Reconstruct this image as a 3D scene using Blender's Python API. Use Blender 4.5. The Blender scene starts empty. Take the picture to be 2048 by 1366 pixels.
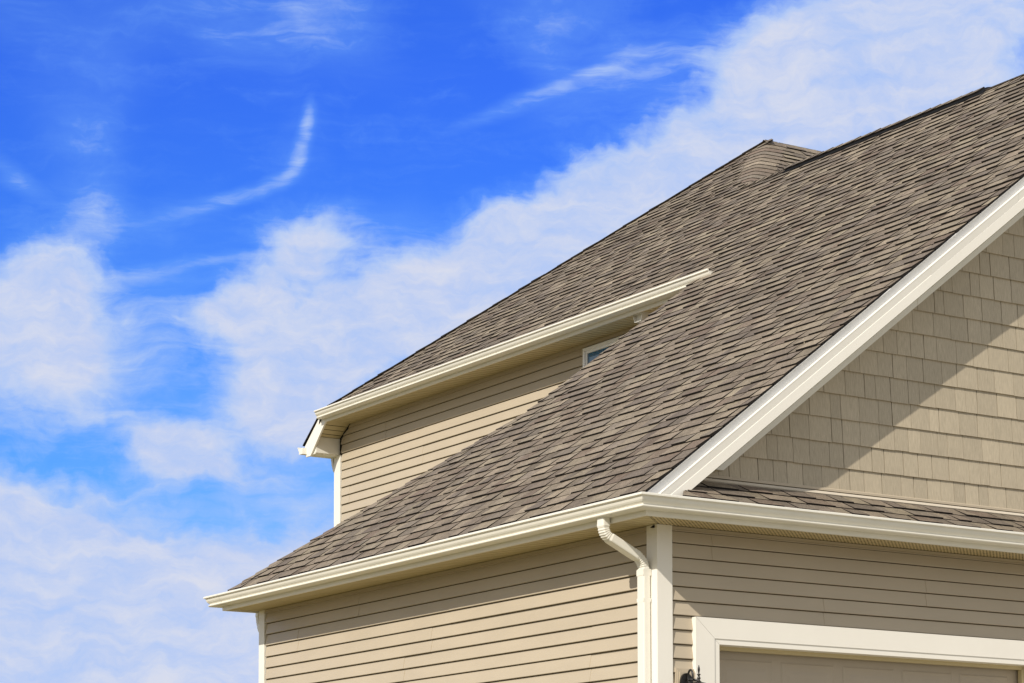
import bpy, math, random
from mathutils import Vector
random.seed(7)
R = random.Random(11)
scene = bpy.context.scene
COL = scene.collection

# ------------------------------------------------------------------ camera
GZ = 0.75                                    # eye height above the ground; house heights below are given from the eye
cam_d = bpy.data.cameras.new('camera'); cam = bpy.data.objects.new('camera', cam_d); COL.objects.link(cam)
YAW, PITCH, ROLL = 0.56055, 0.06394, -0.00085
Fv = Vector((math.sin(YAW)*math.cos(PITCH), math.cos(YAW)*math.cos(PITCH), math.sin(PITCH)))
R0 = Vector((math.cos(YAW), -math.sin(YAW), 0)); U0 = R0.cross(Fv)
Rv = R0*math.cos(ROLL) + U0*math.sin(ROLL); Uv = U0*math.cos(ROLL) - R0*math.sin(ROLL)
from mathutils import Matrix
cam.matrix_world = Matrix(((Rv.x, Uv.x, -Fv.x, -9.74526), (Rv.y, Uv.y, -Fv.y, -13.34402), (Rv.z, Uv.z, -Fv.z, GZ), (0, 0, 0, 1)))
cam_d.sensor_width = 36.0; cam_d.lens = 4773.254/2048*36
cam_d.shift_x = (1024-982.645)/2048; cam_d.shift_y = (1470.447-683)/2048
cam_d.clip_start = 0.1; cam_d.clip_end = 5000
scene.camera = cam

# ------------------------------------------------------------------ sun and sky
SUN = Vector((-1.0, -0.50, 0.80)).normalized()          # towards the sun
sd = bpy.data.lights.new('sun', 'SUN'); sd.energy = 4.5; sd.angle = math.radians(0.5); sd.color = (1.0, 0.925, 0.82)
sun = bpy.data.objects.new('sun', sd); COL.objects.link(sun)
sun.rotation_euler = (-SUN).to_track_quat('-Z', 'Y').to_euler(); sun.location = (-30, -15, 30)

world = bpy.data.worlds.new('World'); scene.world = world; world.use_nodes = True
wn = world.node_tree.nodes; wl = world.node_tree.links; wn.clear()
def W(t, **k):
    n = wn.new(t)
    for a, b in k.items(): setattr(n, a, b)
    return n
def wmath(op, a, b=None, clamp=False):
    n = W('ShaderNodeMath', operation=op, use_clamp=clamp)
    for i, v in enumerate((a, b)):
        if v is None: continue
        if isinstance(v, (int, float)): n.inputs[i].default_value = v
        else: wl.new(v, n.inputs[i])
    return n.outputs[0]
def wvec(op, a, b=None, scale=None):
    n = W('ShaderNodeVectorMath', operation=op)
    for i, v in enumerate((a, b)):
        if v is None: continue
        if isinstance(v, tuple): n.inputs[i].default_value = v
        else: wl.new(v, n.inputs[i])
    if scale is not None: n.inputs['Scale'].default_value = scale
    return n.outputs['Value'] if op in ('LENGTH', 'DOT_PRODUCT') else n.outputs[0]
tc = W('ShaderNodeTexCoord')
sep = W('ShaderNodeSeparateXYZ'); wl.new(tc.outputs['Generated'], sep.inputs[0])
az = wmath('MULTIPLY', wmath('ARCTAN2', sep.outputs['X'], sep.outputs['Y']), 180/math.pi)
el = wmath('MULTIPLY', wmath('ARCSINE', sep.outputs['Z']), 180/math.pi)
ae = W('ShaderNodeCombineXYZ'); wl.new(az, ae.inputs[0]); wl.new(el, ae.inputs[1])
def noise(vec, scale, detail=6, rough=0.55, dist=0.0):
    n = W('ShaderNodeTexNoise'); n.inputs['Scale'].default_value = scale; n.inputs['Detail'].default_value = detail
    n.inputs['Roughness'].default_value = rough; n.inputs['Distortion'].default_value = dist
    wl.new(vec, n.inputs['Vector']); return n
def maprange(v, a, b, c, d, smooth=True):
    n = W('ShaderNodeMapRange'); n.interpolation_type = 'SMOOTHSTEP' if smooth else 'LINEAR'
    wl.new(v, n.inputs[0])
    for i, x in enumerate((a, b, c, d)): n.inputs[i+1].default_value = x
    return n.outputs[0]
w1 = noise(ae.outputs[0], 0.55, 3); w2 = noise(ae.outputs[0], 2.0, 4)
d1 = wvec('SCALE', wvec('SUBTRACT', w1.outputs['Color'], (0.5, 0.5, 0.5)), scale=1.5)
d2 = wvec('SCALE', wvec('SUBTRACT', w2.outputs['Color'], (0.5, 0.5, 0.5)), scale=0.4)
pw = wvec('ADD', wvec('ADD', ae.outputs[0], d1), d2)
dw = wvec('SCALE', wvec('SUBTRACT', w1.outputs['Color'], (0.5, 0.5, 0.5)), scale=0.5)
pv = wvec('ADD', ae.outputs[0], dw)
# cloud banks and wisps: azimuth, elevation, half width, half height, tilt (degrees), weight
BANKS = [(27.01,11.97,1.80,1.44,10,1),(27.48,13.38,2.04,1.44,10,0.9),(28.69,12.93,2.40,1.44,28,1),(30.88,14.23,2.64,1.20,28,1.1),(33.07,15.50,2.52,1.08,28,1.05),(35.88,16.55,2.52,1.20,20,1.1),(38.07,17.69,2.52,1.32,28,1),(40.36,18.38,3.12,1.68,15,1),(43.23,19.11,3.24,2.16,15,0.95),(41.82,20.07,3.60,1.32,8,0.8),(39.17,19.65,1.92,1.08,20,0.55),(33.56,14.46,3.12,1.20,30,1),(27.01,10.91,1.56,0.72,-10,0.6),(27.59,15.46,1.32,0.66,-8,0.75),(26.99,14.53,1.44,0.84,35,0.75),(25.91,13.64,1.44,0.48,4,0.9),(28.22,10.93,0.96,0.84,0,0.5),(21.13,5.73,5.64,2.76,0,1.1),(25.36,6.27,4.08,2.28,12,1.05),(27.99,7.73,2.88,1.20,22,0.85),(20.98,8.55,3.36,1.14,-4,0.95),(27.04,5.21,3.96,1.80,0,0.9),(23.34,7.66,1.92,0.72,-20,0.6),(20.82,12.72,2.28,1.92,20,0.95),(21.27,14.22,1.92,1.20,35,0.75),(22.34,13.35,1.44,0.96,-30,0.5),(22.12,11.96,1.32,0.84,20,0.5),(22.37,15.75,0.54,0.84,10,0.3),(24.26,10.62,1.80,0.55,-14,0.8),(24.74,9.99,1.32,0.72,0,0.9),(25.82,9.83,1.56,0.29,-3,0.5),(23.43,10.43,1.32,0.48,10,0.4),
  (10,9,9,4,8,1),(60,15,14,5,10,1),(-30,20,25,8,10,.9),(95,12,25,8,0,.9),(150,20,30,9,0,.9),(-95,16,30,7,0,.9),(-150,25,25,9,0,.9),(40,45,40,9,10,.7),(-60,50,40,8,0,.6),(120,50,40,9,0,.7)]
WISPS = [(27.66,17.96,0.62,0.20,84,0.26),(27.61,17.51,0.74,0.24,76,0.3),(27.34,16.99,0.62,0.22,55,0.32),(26.92,16.63,0.67,0.22,28,0.3),(26.14,16.36,1.14,0.20,16,0.28),(25.06,16.06,1.32,0.22,13,0.2),(24.10,15.70,1.80,0.54,12,0.16),(27.46,17.39,1.08,0.72,70,0.1),(22.49,15.98,0.72,0.96,70,0.2),(24.70,14.74,2.04,0.18,8,0.27),(22.56,14.25,1.68,0.29,10,0.25),(33.93,18.87,2.16,0.22,21,0.3),(32.16,18.32,1.44,0.18,22,0.2),(35.28,19.21,2.28,0.72,20,0.26),(33.26,19.84,0.84,0.72,-55,0.2),(36.87,19.56,1.80,0.43,12,0.22),(36.37,18.63,1.68,0.60,30,0.12),(25.87,20.29,2.52,1.14,-10,0.26),(27.69,20.40,1.20,0.72,20,0.15),(20.83,16.37,0.78,0.24,-25,0.34),(20.47,16.78,0.72,0.22,-30,0.22),(28.93,15.14,2.88,1.08,0,0.28),(30.15,14.46,1.92,0.84,20,0.2),(20.96,20.00,1.56,0.84,-30,0.12),(38.44,19.46,2.40,0.96,25,0.25),(23.42,12.00,2.88,1.92,20,0.22),(26.30,9.25,3.12,1.08,0,0.2),(24.23,13.88,2.64,1.44,10,0.15)]
def blobs(items, vec, grow):
    acc = None
    for (a, e, rx, ry, rot, w) in items:
        m = W('ShaderNodeMapping', vector_type='TEXTURE')
        m.inputs['Location'].default_value = (a, e, 0); m.inputs['Rotation'].default_value = (0, 0, math.radians(rot))
        m.inputs['Scale'].default_value = (rx*grow, ry*grow, 1); wl.new(vec, m.inputs['Vector'])
        v = maprange(wvec('LENGTH', m.outputs[0]), 1.0, 0.0, 0.0, w)
        acc = v if acc is None else wmath('ADD', acc, v)
    return acc
bank = blobs(BANKS, pw, 1.6)
wisp = wmath('MULTIPLY', blobs(WISPS, pv, 1.45), 0.74)
haze = maprange(noise(ae.outputs[0], 0.21, 1.5, 0.5).outputs['Fac'], 0.42, 0.68, 0.0, 0.17)
# stretched fine noise gives the torn edges and the streaks
mp = W('ShaderNodeMapping'); mp.inputs['Rotation'].default_value = (0, 0, math.radians(-24)); mp.inputs['Scale'].default_value = (0.5, 1.5, 1); wl.new(pw, mp.inputs['Vector'])
f1 = noise(mp.outputs[0], 0.9, 9, 0.62, 0.3).outputs['Fac']
mp2 = W('ShaderNodeMapping'); mp2.inputs['Rotation'].default_value = (0, 0, math.radians(-18)); mp2.inputs['Scale'].default_value = (0.35, 2.2, 1); wl.new(pv, mp2.inputs['Vector'])
f2 = noise(mp2.outputs[0], 1.4, 8, 0.6, 0.5).outputs['Fac']
dens = wmath('ADD', wmath('MINIMUM', bank, 1.05), wmath('ADD', wmath('MULTIPLY', wmath('SUBTRACT', f1, 0.5), 1.1), wmath('MULTIPLY', wmath('SUBTRACT', f2, 0.5), 0.3)))
a_bank = maprange(dens, -0.06, 1.62, 0.0, 0.97)
a_wisp = wmath('MULTIPLY', wisp, maprange(f2, 0.3, 0.7, 0.5, 1.12))
veil = wmath('ADD', wmath('ADD', wmath('MULTIPLY', haze, maprange(f1, 0.3, 0.7, 0.7, 1.2)), maprange(el, 17.0, 5.0, 0.0, 0.12)), wmath('MULTIPLY', maprange(f2, 0.45, 0.8, 0.0, 1.0), 0.025))
# unseen pale overcast, added outside the blue patch to whiten the fill light
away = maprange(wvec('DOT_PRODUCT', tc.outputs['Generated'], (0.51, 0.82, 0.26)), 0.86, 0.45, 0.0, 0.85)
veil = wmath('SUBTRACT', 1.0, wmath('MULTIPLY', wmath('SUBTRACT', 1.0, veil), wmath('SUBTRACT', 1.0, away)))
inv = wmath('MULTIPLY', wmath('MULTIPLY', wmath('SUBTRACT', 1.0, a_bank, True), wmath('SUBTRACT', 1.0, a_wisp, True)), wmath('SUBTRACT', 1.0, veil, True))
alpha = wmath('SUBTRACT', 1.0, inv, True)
sky = W('ShaderNodeTexSky'); sky.sky_type = 'NISHITA'; sky.sun_disc = False
sky.sun_elevation = math.asin(SUN.z); sky.sun_rotation = math.atan2(SUN.x, SUN.y) % (2*math.pi)
sky.air_density = 1.0; sky.dust_density = 0.4; sky.ozone_density = 3.0
tint = W('ShaderNodeMix', data_type='RGBA', blend_type='MULTIPLY'); tint.inputs[0].default_value = 1.0
SKY_TINT, SKY_LOW = (0.25, 0.62, 1.95, 1), (0.34, 0.92, 1.5, 1)     # the deep saturated blue of the day
wl.new(sky.outputs[0], tint.inputs[6]); tg = W('ShaderNodeMix', data_type='RGBA'); wl.new(maprange(el, 6.0, 19.0, 0, 1, False), tg.inputs[0])
tg.inputs[6].default_value = SKY_LOW; tg.inputs[7].default_value = SKY_TINT; wl.new(tg.outputs[2], tint.inputs[7])
cmix = W('ShaderNodeMix', data_type='RGBA'); wl.new(maprange(alpha, 0.16, 1.0, 0.0, 1.0, False), cmix.inputs[0])
thin = W('ShaderNodeMix', data_type='RGBA'); wl.new(maprange(alpha, 0.0, 0.6, 0.0, 0.95, False), thin.inputs[0]); wl.new(tint.outputs[2], thin.inputs[6])
thin.inputs[7].default_value = (2.3, 4.9, 10.0, 1); wl.new(thin.outputs[2], cmix.inputs[6])     # thin cloud scatters a paler, cyan blue
shade = W('ShaderNodeMix', data_type='RGBA'); wl.new(maprange(f1, 0.35, 0.7, 0, 1), shade.inputs[0])
CL = 7.0
shade.inputs[6].default_value = (0.93*CL, 0.97*CL, 1.20*CL, 1); shade.inputs[7].default_value = (1.06*CL, 1.07*CL, 1.19*CL, 1)
cc = W('ShaderNodeMix', data_type='RGBA'); wl.new(away, cc.inputs[0]); wl.new(shade.outputs[2], cc.inputs[6]); cc.inputs[7].default_value = (1.04*CL, 1.01*CL, 0.93*CL, 1)  # warm white of the added overcast, so the fill turns less blue
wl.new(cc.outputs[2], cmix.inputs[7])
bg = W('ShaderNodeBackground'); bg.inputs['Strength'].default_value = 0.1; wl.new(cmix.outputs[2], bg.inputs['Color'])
wo = W('ShaderNodeOutputWorld'); wl.new(bg.outputs[0], wo.inputs['Surface'])
scene.view_settings.view_transform = 'Standard'; scene.view_settings.look = 'None'
scene.view_settings.exposure = 0.0; scene.view_settings.gamma = 1.0

# ------------------------------------------------------------------ materials
def mat(name, col, rough=0.5, spec=0.4, build=None, metallic=0.0):
    m = bpy.data.materials.new(name); m.use_nodes = True; nt = m.node_tree
    b = nt.nodes['Principled BSDF']; b.inputs['Base Color'].default_value = (*col, 1); b.inputs['Roughness'].default_value = rough
    b.inputs['Specular IOR Level'].default_value = spec; b.inputs['Metallic'].default_value = metallic
    if build: build(nt, b, col)
    return m
def N(nt, t, **k):
    n = nt.nodes.new(t)
    for a, v in k.items(): setattr(n, a, v)
    return n
def obj_noise(nt, scale, detail=4, rough=0.5, stretch=(1, 1, 1)):
    tc = N(nt, 'ShaderNodeTexCoord'); mp = N(nt, 'ShaderNodeMapping'); mp.inputs['Scale'].default_value = stretch
    nt.links.new(tc.outputs['Object'], mp.inputs[0])
    n = N(nt, 'ShaderNodeTexNoise'); n.inputs['Scale'].default_value = scale; n.inputs['Detail'].default_value = detail; n.inputs['Roughness'].default_value = rough
    nt.links.new(mp.outputs[0], n.inputs['Vector']); return n.outputs['Fac']
def vary(amount, scale, bump=0.0, bscale=60, stretch=(1, 1, 1), bdist=0.002):
    def f(nt, b, col):
        fac = obj_noise(nt, scale, 5, 0.6, stretch)
        r = N(nt, 'ShaderNodeMapRange'); r.inputs[1].default_value = 0.3; r.inputs[2].default_value = 0.7
        r.inputs[3].default_value = 1-amount; r.inputs[4].default_value = 1+amount; nt.links.new(fac, r.inputs[0])
        mx = N(nt, 'ShaderNodeVectorMath', operation='SCALE'); mx.inputs[0].default_value = col; nt.links.new(r.outputs[0], mx.inputs['Scale'])
        nt.links.new(mx.outputs[0], b.inputs['Base Color'])
        if bump:
            bp = N(nt, 'ShaderNodeBump'); bp.inputs['Strength'].default_value = bump; bp.inputs['Distance'].default_value = bdist
            nt.links.new(obj_noise(nt, bscale, 3, 0.5, stretch), bp.inputs['Height']); nt.links.new(bp.outputs[0], b.inputs['Normal'])
    return f
M_SIDING = mat('siding_vinyl', (0.466, 0.398, 0.298), 0.45, 0.3, vary(0.045, 1.3, 0.35, 5, (1, 1, 3), 0.006))
M_SHAKE = mat('shake_vinyl', (0.46, 0.39, 0.275), 0.5, 0.3)
M_TRIM = mat('white_trim', (0.82, 0.79, 0.715), 0.4, 0.35, vary(0.02, 2.0, 0.15, 4, (1, 1, 1), 0.004))
M_GUTTER = mat('cream_gutter', (0.79, 0.765, 0.68), 0.33, 0.45, vary(0.03, 3.0, 0.2, 6, (1, 1, 1), 0.003))
M_SOFFIT = None
M_SILVER = mat('aluminium_wrap', (0.82, 0.82, 0.82), 0.6, 0.3, vary(0.03, 4.0))
M_FLASH = mat('flashing', (0.56, 0.50, 0.405), 0.5, 0.3, vary(0.04, 3))
M_BLACK = mat('black_metal', (0.012, 0.011, 0.010), 0.35, 0.5, vary(0.2, 40.0, 0.3, 90))
M_VENT = mat('black_vent', (0.008, 0.008, 0.008), 0.8, 0.1, vary(0.2, 12.0))
M_EDGE = mat('shingle_edge', (0.022, 0.019, 0.017), 0.95, 0.1, vary(0.25, 30.0))
M_DARK = mat('dark_gap', (0.03, 0.025, 0.02), 0.9, 0.1, vary(0.1, 5))
M_LAP_SHADE = mat('lap_shade', (0.12, 0.094, 0.06), 0.8, 0.1, vary(0.1, 5))  # dark brown backing stands in for shade under laps and beside posts
M_DOOR = mat('door_paint', (0.42, 0.36, 0.28), 0.5, 0.3, vary(0.03, 3.0))
M_WFRAME = mat('window_vinyl', (0.90, 0.90, 0.90), 0.4, 0.4, vary(0.02, 5.0))
M_GLASS = mat('window_glass', (0.02, 0.13, 0.27), 0.03, 0.9, vary(0.1, 2.0))  # blue base colour paints in the sky's reflection
M_LGLASS = mat('lantern_glass', (0.55, 0.55, 0.5), 0.2, 0.6, vary(0.05, 9.0))
def soffit_build(nt, b, col):
    tc = N(nt, 'ShaderNodeTexCoord'); mp = N(nt, 'ShaderNodeMapping'); mp.inputs['Scale'].default_value = (42, 42, 42)
    mp.inputs['Rotation'].default_value = (0, 0, math.radians(45))
    nt.links.new(tc.outputs['Object'], mp.inputs[0])
    fr = N(nt, 'ShaderNodeVectorMath', operation='FRACTION'); nt.links.new(mp.outputs[0], fr.inputs[0])
    sb = N(nt, 'ShaderNodeVectorMath', operation='SUBTRACT'); sb.inputs[1].default_value = (0.5, 0.5, 0.5); nt.links.new(fr.outputs[0], sb.inputs[0])
    ml = N(nt, 'ShaderNodeVectorMath', operation='MULTIPLY'); ml.inputs[1].default_value = (1, 1, 0); nt.links.new(sb.outputs[0], ml.inputs[0])
    ln = N(nt, 'ShaderNodeVectorMath', operation='LENGTH'); nt.links.new(ml.outputs[0], ln.inputs[0])
    r = N(nt, 'ShaderNodeMapRange'); r.inputs[1].default_value = 0.24; r.inputs[2].default_value = 0.32; nt.links.new(ln.outputs['Value'], r.inputs[0])
    mx = N(nt, 'ShaderNodeMix', data_type='RGBA'); mx.inputs[6].default_value = (0.05, 0.03, 0.01, 1); mx.inputs[7].default_value = (*col, 1)
    nt.links.new(r.outputs[0], mx.inputs[0]); nt.links.new(mx.outputs[2], b.inputs['Base Color'])
M_SOFFIT = mat('soffit_vinyl', (0.58, 0.49, 0.29), 0.5, 0.3, vary(0.03, 3.0))
M_SOFFITV = mat('soffit_vented', (0.60, 0.49, 0.27), 0.5, 0.3, soffit_build)
def shake_build(nt, b, col):
    at = N(nt, 'ShaderNodeAttribute', attribute_name='Col')
    g = obj_noise(nt, 14, 4, 0.65, (14, 14, 0.7))
    r = N(nt, 'ShaderNodeMapRange'); r.inputs[1].default_value = 0.3; r.inputs[2].default_value = 0.7; r.inputs[3].default_value = 0.80; r.inputs[4].default_value = 1.13
    nt.links.new(g, r.inputs[0])
    s = N(nt, 'ShaderNodeVectorMath', operation='SCALE'); nt.links.new(at.outputs['Color'], s.inputs[0]); nt.links.new(r.outputs[0], s.inputs['Scale'])
    nt.links.new(s.outputs[0], b.inputs['Base Color'])
    bp = N(nt, 'ShaderNodeBump'); bp.inputs['Strength'].default_value = 0.5; bp.inputs['Distance'].default_value = 0.003
    nt.links.new(g, bp.inputs['Height']); nt.links.new(bp.outputs[0], b.inputs['Normal'])
M_SHAKE = mat('shake_vinyl', (0.46, 0.39, 0.275), 0.55, 0.3, shake_build)
def shingle_build(nt, b, col):
    at = N(nt, 'ShaderNodeAttribute', attribute_name='Col')
    g = obj_noise(nt, 130, 3, 0.75)
    r = N(nt, 'ShaderNodeMapRange'); r.inputs[1].default_value = 0.3; r.inputs[2].default_value = 0.7; r.inputs[3].default_value = 0.55; r.inputs[4].default_value = 1.45
    nt.links.new(g, r.inputs[0])
    g2 = obj_noise(nt, 9, 4, 0.6)
    r2 = N(nt, 'ShaderNodeMapRange'); r2.inputs[1].default_value = 0.3; r2.inputs[2].default_value = 0.7; r2.inputs[3].default_value = 0.84; r2.inputs[4].default_value = 1.16
    nt.links.new(g2, r2.inputs[0])
    mm = N(nt, 'ShaderNodeMath', operation='MULTIPLY'); nt.links.new(r.outputs[0], mm.inputs[0]); g3 = obj_noise(nt, 48, 3, 0.7)
    r3 = N(nt, 'ShaderNodeMapRange'); r3.inputs[1].default_value = 0.3; r3.inputs[2].default_value = 0.7; r3.inputs[3].default_value = 0.80; r3.inputs[4].default_value = 1.20
    nt.links.new(g3, r3.inputs[0])
    m3 = N(nt, 'ShaderNodeMath', operation='MULTIPLY'); nt.links.new(r2.outputs[0], m3.inputs[0]); nt.links.new(r3.outputs[0], m3.inputs[1])
    nt.links.new(m3.outputs[0], mm.inputs[1])
    s = N(nt, 'ShaderNodeVectorMath', operation='SCALE'); nt.links.new(at.outputs['Color'], s.inputs[0]); nt.links.new(mm.outputs[0], s.inputs['Scale'])
    nt.links.new(s.outputs[0], b.inputs['Base Color'])
    bp = N(nt, 'ShaderNodeBump'); bp.inputs['Strength'].default_value = 0.7; bp.inputs['Distance'].default_value = 0.004
    nt.links.new(g, bp.inputs['Height']); nt.links.new(bp.outputs[0], b.inputs['Normal'])
M_SHINGLE = mat('asphalt_shingle', (0.2, 0.17, 0.14), 0.95, 0.15, shingle_build)
def grass_build(nt, b, col):
    f = obj_noise(nt, 0.6, 8, 0.7); cr = N(nt, 'ShaderNodeValToRGB')
    cr.color_ramp.elements[0].color = (0.14, 0.12, 0.055, 1); cr.color_ramp.elements[0].position = 0.3
    cr.color_ramp.elements[1].color = (0.28, 0.235, 0.115, 1); cr.color_ramp.elements[1].position = 0.7
    nt.links.new(f, cr.inputs[0]); nt.links.new(cr.outputs[0], b.inputs['Base Color'])
M_GRASS = mat('dry_lawn', (0.06, 0.09, 0.025), 0.95, 0.1, grass_build)
M_CONC = mat('concrete', (0.37, 0.34, 0.27), 0.9, 0.2, vary(0.1, 2.5, 0.3, 50))

# ------------------------------------------------------------------ mesh helpers
class MB:
    def __init__(s): s.v = []; s.f = []; s.m = []; s.c = []
    def vert(s, p): s.v.append((p[0], p[1], p[2]+GZ)); return len(s.v)-1
    def face(s, pts, mi=0, col=(1, 1, 1)):
        s.f.append([s.vert(p) for p in pts]); s.m.append(mi); s.c.append(col)
    def box(s, x0, x1, y0, y1, z0, z1, mi=0, col=(1, 1, 1)):
        p = [(x, y, z) for z in (z0, z1) for (x, y) in ((x0, y0), (x1, y0), (x1, y1), (x0, y1))]
        for q in ((0, 3, 2, 1), (4, 5, 6, 7), (0, 1, 5, 4), (1, 2, 6, 5), (2, 3, 7, 6), (3, 0, 4, 7)): s.face([p[i] for i in q], mi, col)
    def prism(s, poly, d, mi=0, col=(1, 1, 1)):
        """closed prism: planar polygon pushed along d"""
        d = Vector(d); a = [Vector(p) for p in poly]; b = [p+d for p in a]; n = len(a)
        s.face(a[::-1], mi, col); s.face(b, mi, col)
        for i in range(n): s.face([a[i], a[(i+1) % n], b[(i+1) % n], b[i]], mi, col)
    def grid(s, rows, closed=False, mi=0, col=(1, 1, 1)):
        """rows of points bridged into quads, sharing vertices"""
        idx = [[s.vert(p) for p in r] for r in rows]; n = len(rows[0])
        for a, b in zip(idx[:-1], idx[1:]):
            for i in range(n if closed else n-1):
                j = (i+1) % n; s.f.append([a[i], a[j], b[j], b[i]]); s.m.append(mi); s.c.append(col)
    def lathe(s, prof, c, n=20, mi=0):
        rows = [[(c[0]+r*math.cos(2*math.pi*k/n), c[1]+r*math.sin(2*math.pi*k/n), c[2]+z) for k in range(n)] for (r, z) in prof]
        s.grid(rows, True, mi)
    def tube(s, path, rad, n=10, mi=0):
        P = [Vector(p) for p in path]; rows = []
        for i, p in enumerate(P):
            t = (P[min(i+1, len(P)-1)]-P[max(i-1, 0)]).normalized(); a = t.cross(Vector((0.3, 1, 0.2))).normalized(); b = t.cross(a)
            r = rad[i] if isinstance(rad, (list, tuple)) else rad
            rows.append([p+a*r*math.cos(2*math.pi*k/n)+b*r*math.sin(2*math.pi*k/n) for k in range(n)])
        s.grid(rows, True, mi)
    def build(s, name, mats, parent=None, smooth=False, bevel=0.0):
        me = bpy.data.meshes.new(name); me.from_pydata(s.v, [], s.f); me.update()
        mats = mats if isinstance(mats, (list, tuple)) else [mats]
        for m in mats: me.materials.append(m)
        me.polygons.foreach_set('material_index', s.m)
        if any(c != (1, 1, 1) for c in s.c):
            at = me.color_attributes.new('Col', 'FLOAT_COLOR', 'CORNER'); buf = []
            for f, c in zip(s.f, s.c): buf += [c[0], c[1], c[2], 1.0]*len(f)
            at.data.foreach_set('color', buf)
        if smooth: me.polygons.foreach_set('use_smooth', [True]*len(s.f))
        o = bpy.data.objects.new(name, me); COL.objects.link(o)
        if parent: o.parent = parent
        if bevel:
            b = o.modifiers.new('bevel', 'BEVEL'); b.width = bevel; b.segments = 2; b.limit_method = 'ANGLE'
        return o
def thing(name, label, cat):
    o = bpy.data.objects.new(name, None); COL.objects.link(o); o['label'] = label; o['category'] = cat; return o
def lab(o, t): o['label'] = t; return o

# ------------------------------------------------------------------ measures of the house (metres, heights from the eye)
g, zg, m = 0.489, 2.643, 0.770                 # gutter lip: distance from the wall, height; roof pitch
C0 = 2.934                                     # height of the main slope above x = 0
Lg, Lw = 6.321, 6.104
XU = 3.981; ZU = zg + m*XU                     # upper storey side wall, its gutter lip height
YU = 11.737; LUW = 12.06
XR, XP, YP = 5.919, 7.375, 7.90                # ridge, peak of the rear wing
YR = -0.310                                    # front rake edge
YB = 4.22                                      # where the low slope stops behind
zP = lambda x: C0 + m*x
ZR, ZK = zP(XR), zP(XP)
XE = -0.432
CT = 1/math.sqrt(1+m*m)
EXP = 0.13932                                   # 36 courses from the low eave to the upper one

house = thing('house', 'tan two storey house with brown shingle roof, white trim and attached garage', 'house')

# ------------------------------------------------------------------ shingles
PAL = [((0.285, 0.238, 0.182), 4), ((0.250, 0.206, 0.158), 4), ((0.186, 0.152, 0.120), 4), ((0.210, 0.178, 0.146), 3), ((0.155, 0.128, 0.108), 2.5), ((0.172, 0.130, 0.103), 1.7), ((0.315, 0.264, 0.196), 1.8)]
def pick(rg, k=1.0):
    c = rg.choices([p[0] for p in PAL], [p[1] for p in PAL])[0]; j = rg.uniform(0.92, 1.08)*k; c = tuple((a*.72+b*.28)*f for a, b, f in zip(c, (0.226, 0.190, 0.144), (.89, .88, .86)))
    return (c[0]*j, c[1]*j*rg.uniform(0.985, 1.015), c[2]*j)
def shingles(mb, O, U, S, Nn, nrows, rng, rg, row0=0, e=EXP, smax=99):
    """laminated shingle courses: every tab is a slab with its own width, thickness and colour"""
    O, U, S, Nn = map(Vector, (O, U, S, Nn))
    P = lambda u, s, h: O+U*u+S*s+Nn*h
    for r in range(row0, nrows):
        sb, st = r*e, min((r+1)*e, smax)
        if st-sb < .02: break
        (b0, b1), (t0, t1) = rng(sb+1e-5), rng(st-1e-5)
        lo, hi = min(b0, t0), max(b1, t1)
        u = lo - rg.uniform(0, 0.2); high = rg.random() < 0.5; wob = rg.uniform(-0.002, 0.002)
        prevh = None
        while u < hi:
            w = rg.uniform(0.11, 0.29) if high else rg.uniform(0.08, 0.22)
            gap = 0.0048 if rg.random() < 0.6 else 0.002
            a0, a1 = u, u+w-gap
            fl = rg.uniform(0.0, 0.012) if high else 0
            q0, q1 = max(a0, b0), min(a1, b1); k0, k1 = max(a0+fl, t0), min(a1-fl, t1)
            if q1-q0 > 0.004 or k1-k0 > 0.004:
                if q1 < q0: q0 = q1 = min(max(q0, b0), b1)
                if k1 < k0: k0 = k1 = min(max(k0, t0), t1)
                h = (0.0178 if high else 0.0102)+rg.uniform(-0.0022, 0.0022)+wob
                js0 = rg.uniform(-0.003, 0.003); js1 = js0+rg.uniform(-0.002, 0.002)
                ht = 0.003
                col = pick(rg, 1.0 if high else rg.choice((0.86, 0.95, 1.03)))
                A, B = P(q0, sb+js0, h), P(q1, sb+js1, h); Cc, D = P(k1, st+0.012, ht), P(k0, st+0.012, ht)
                A0, B0 = P(q0, sb+js0, -0.004), P(q1, sb+js1, -0.004); C1, D1 = P(k1, st+0.012, -0.004), P(k0, st+0.012, -0.004)
                mb.face([A, B, Cc, D], 0, col)
                mb.face([A0, B0, B, A], 1)
                mb.face([D1, A0, A, D], 1); mb.face([B0, C1, Cc, B], 1)
            u += w; high = not high if rg.random() < 0.85 else high
def cap_run(mb, A, B, n1, n2, w, rg, e=0.145, th=0.012, lift=0.0):
    """overlapping cap shingles folded over a hip or ridge, butts towards A"""
    A, B = Vector(A), Vector(B); d = B-A; L = d.length; d.normalize(); n1, n2 = Vector(n1).normalized(), Vector(n2).normalized()
    w1 = d.cross(n1).normalized(); w2 = d.cross(n2).normalized()
    if w1.dot(n2) > 0: w1 = -w1
    if w2.dot(n1) > 0: w2 = -w2
    up = (n1+n2).normalized(); s = 0.0
    while s < L:
        col = pick(rg, 0.95); j = rg.uniform(-0.006, 0.006)
        c0 = A+d*(s+j); c1 = A+d*min(s+e*1.35, L+0.05)
        h0, h1 = th+0.010+lift+rg.uniform(-0.002, 0.003), 0.006+lift
        for wd, nn in ((w1, n1), (w2, n2)):
            a = c0+up*h0; b = c0+wd*w+nn*h0; c = c1+wd*w+nn*h1; dd = c1+up*h1
            a_, b_, c_ = c0+up*(h0-0.014), c0+wd*w+nn*(h0-0.016), c1+wd*w+nn*(h1-0.012)
            mb.face([a, b, c, dd], 0, col); mb.face([a_, b_, b, a], 1); mb.face([b_, c_, c, b], 1)
        s += e
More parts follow.
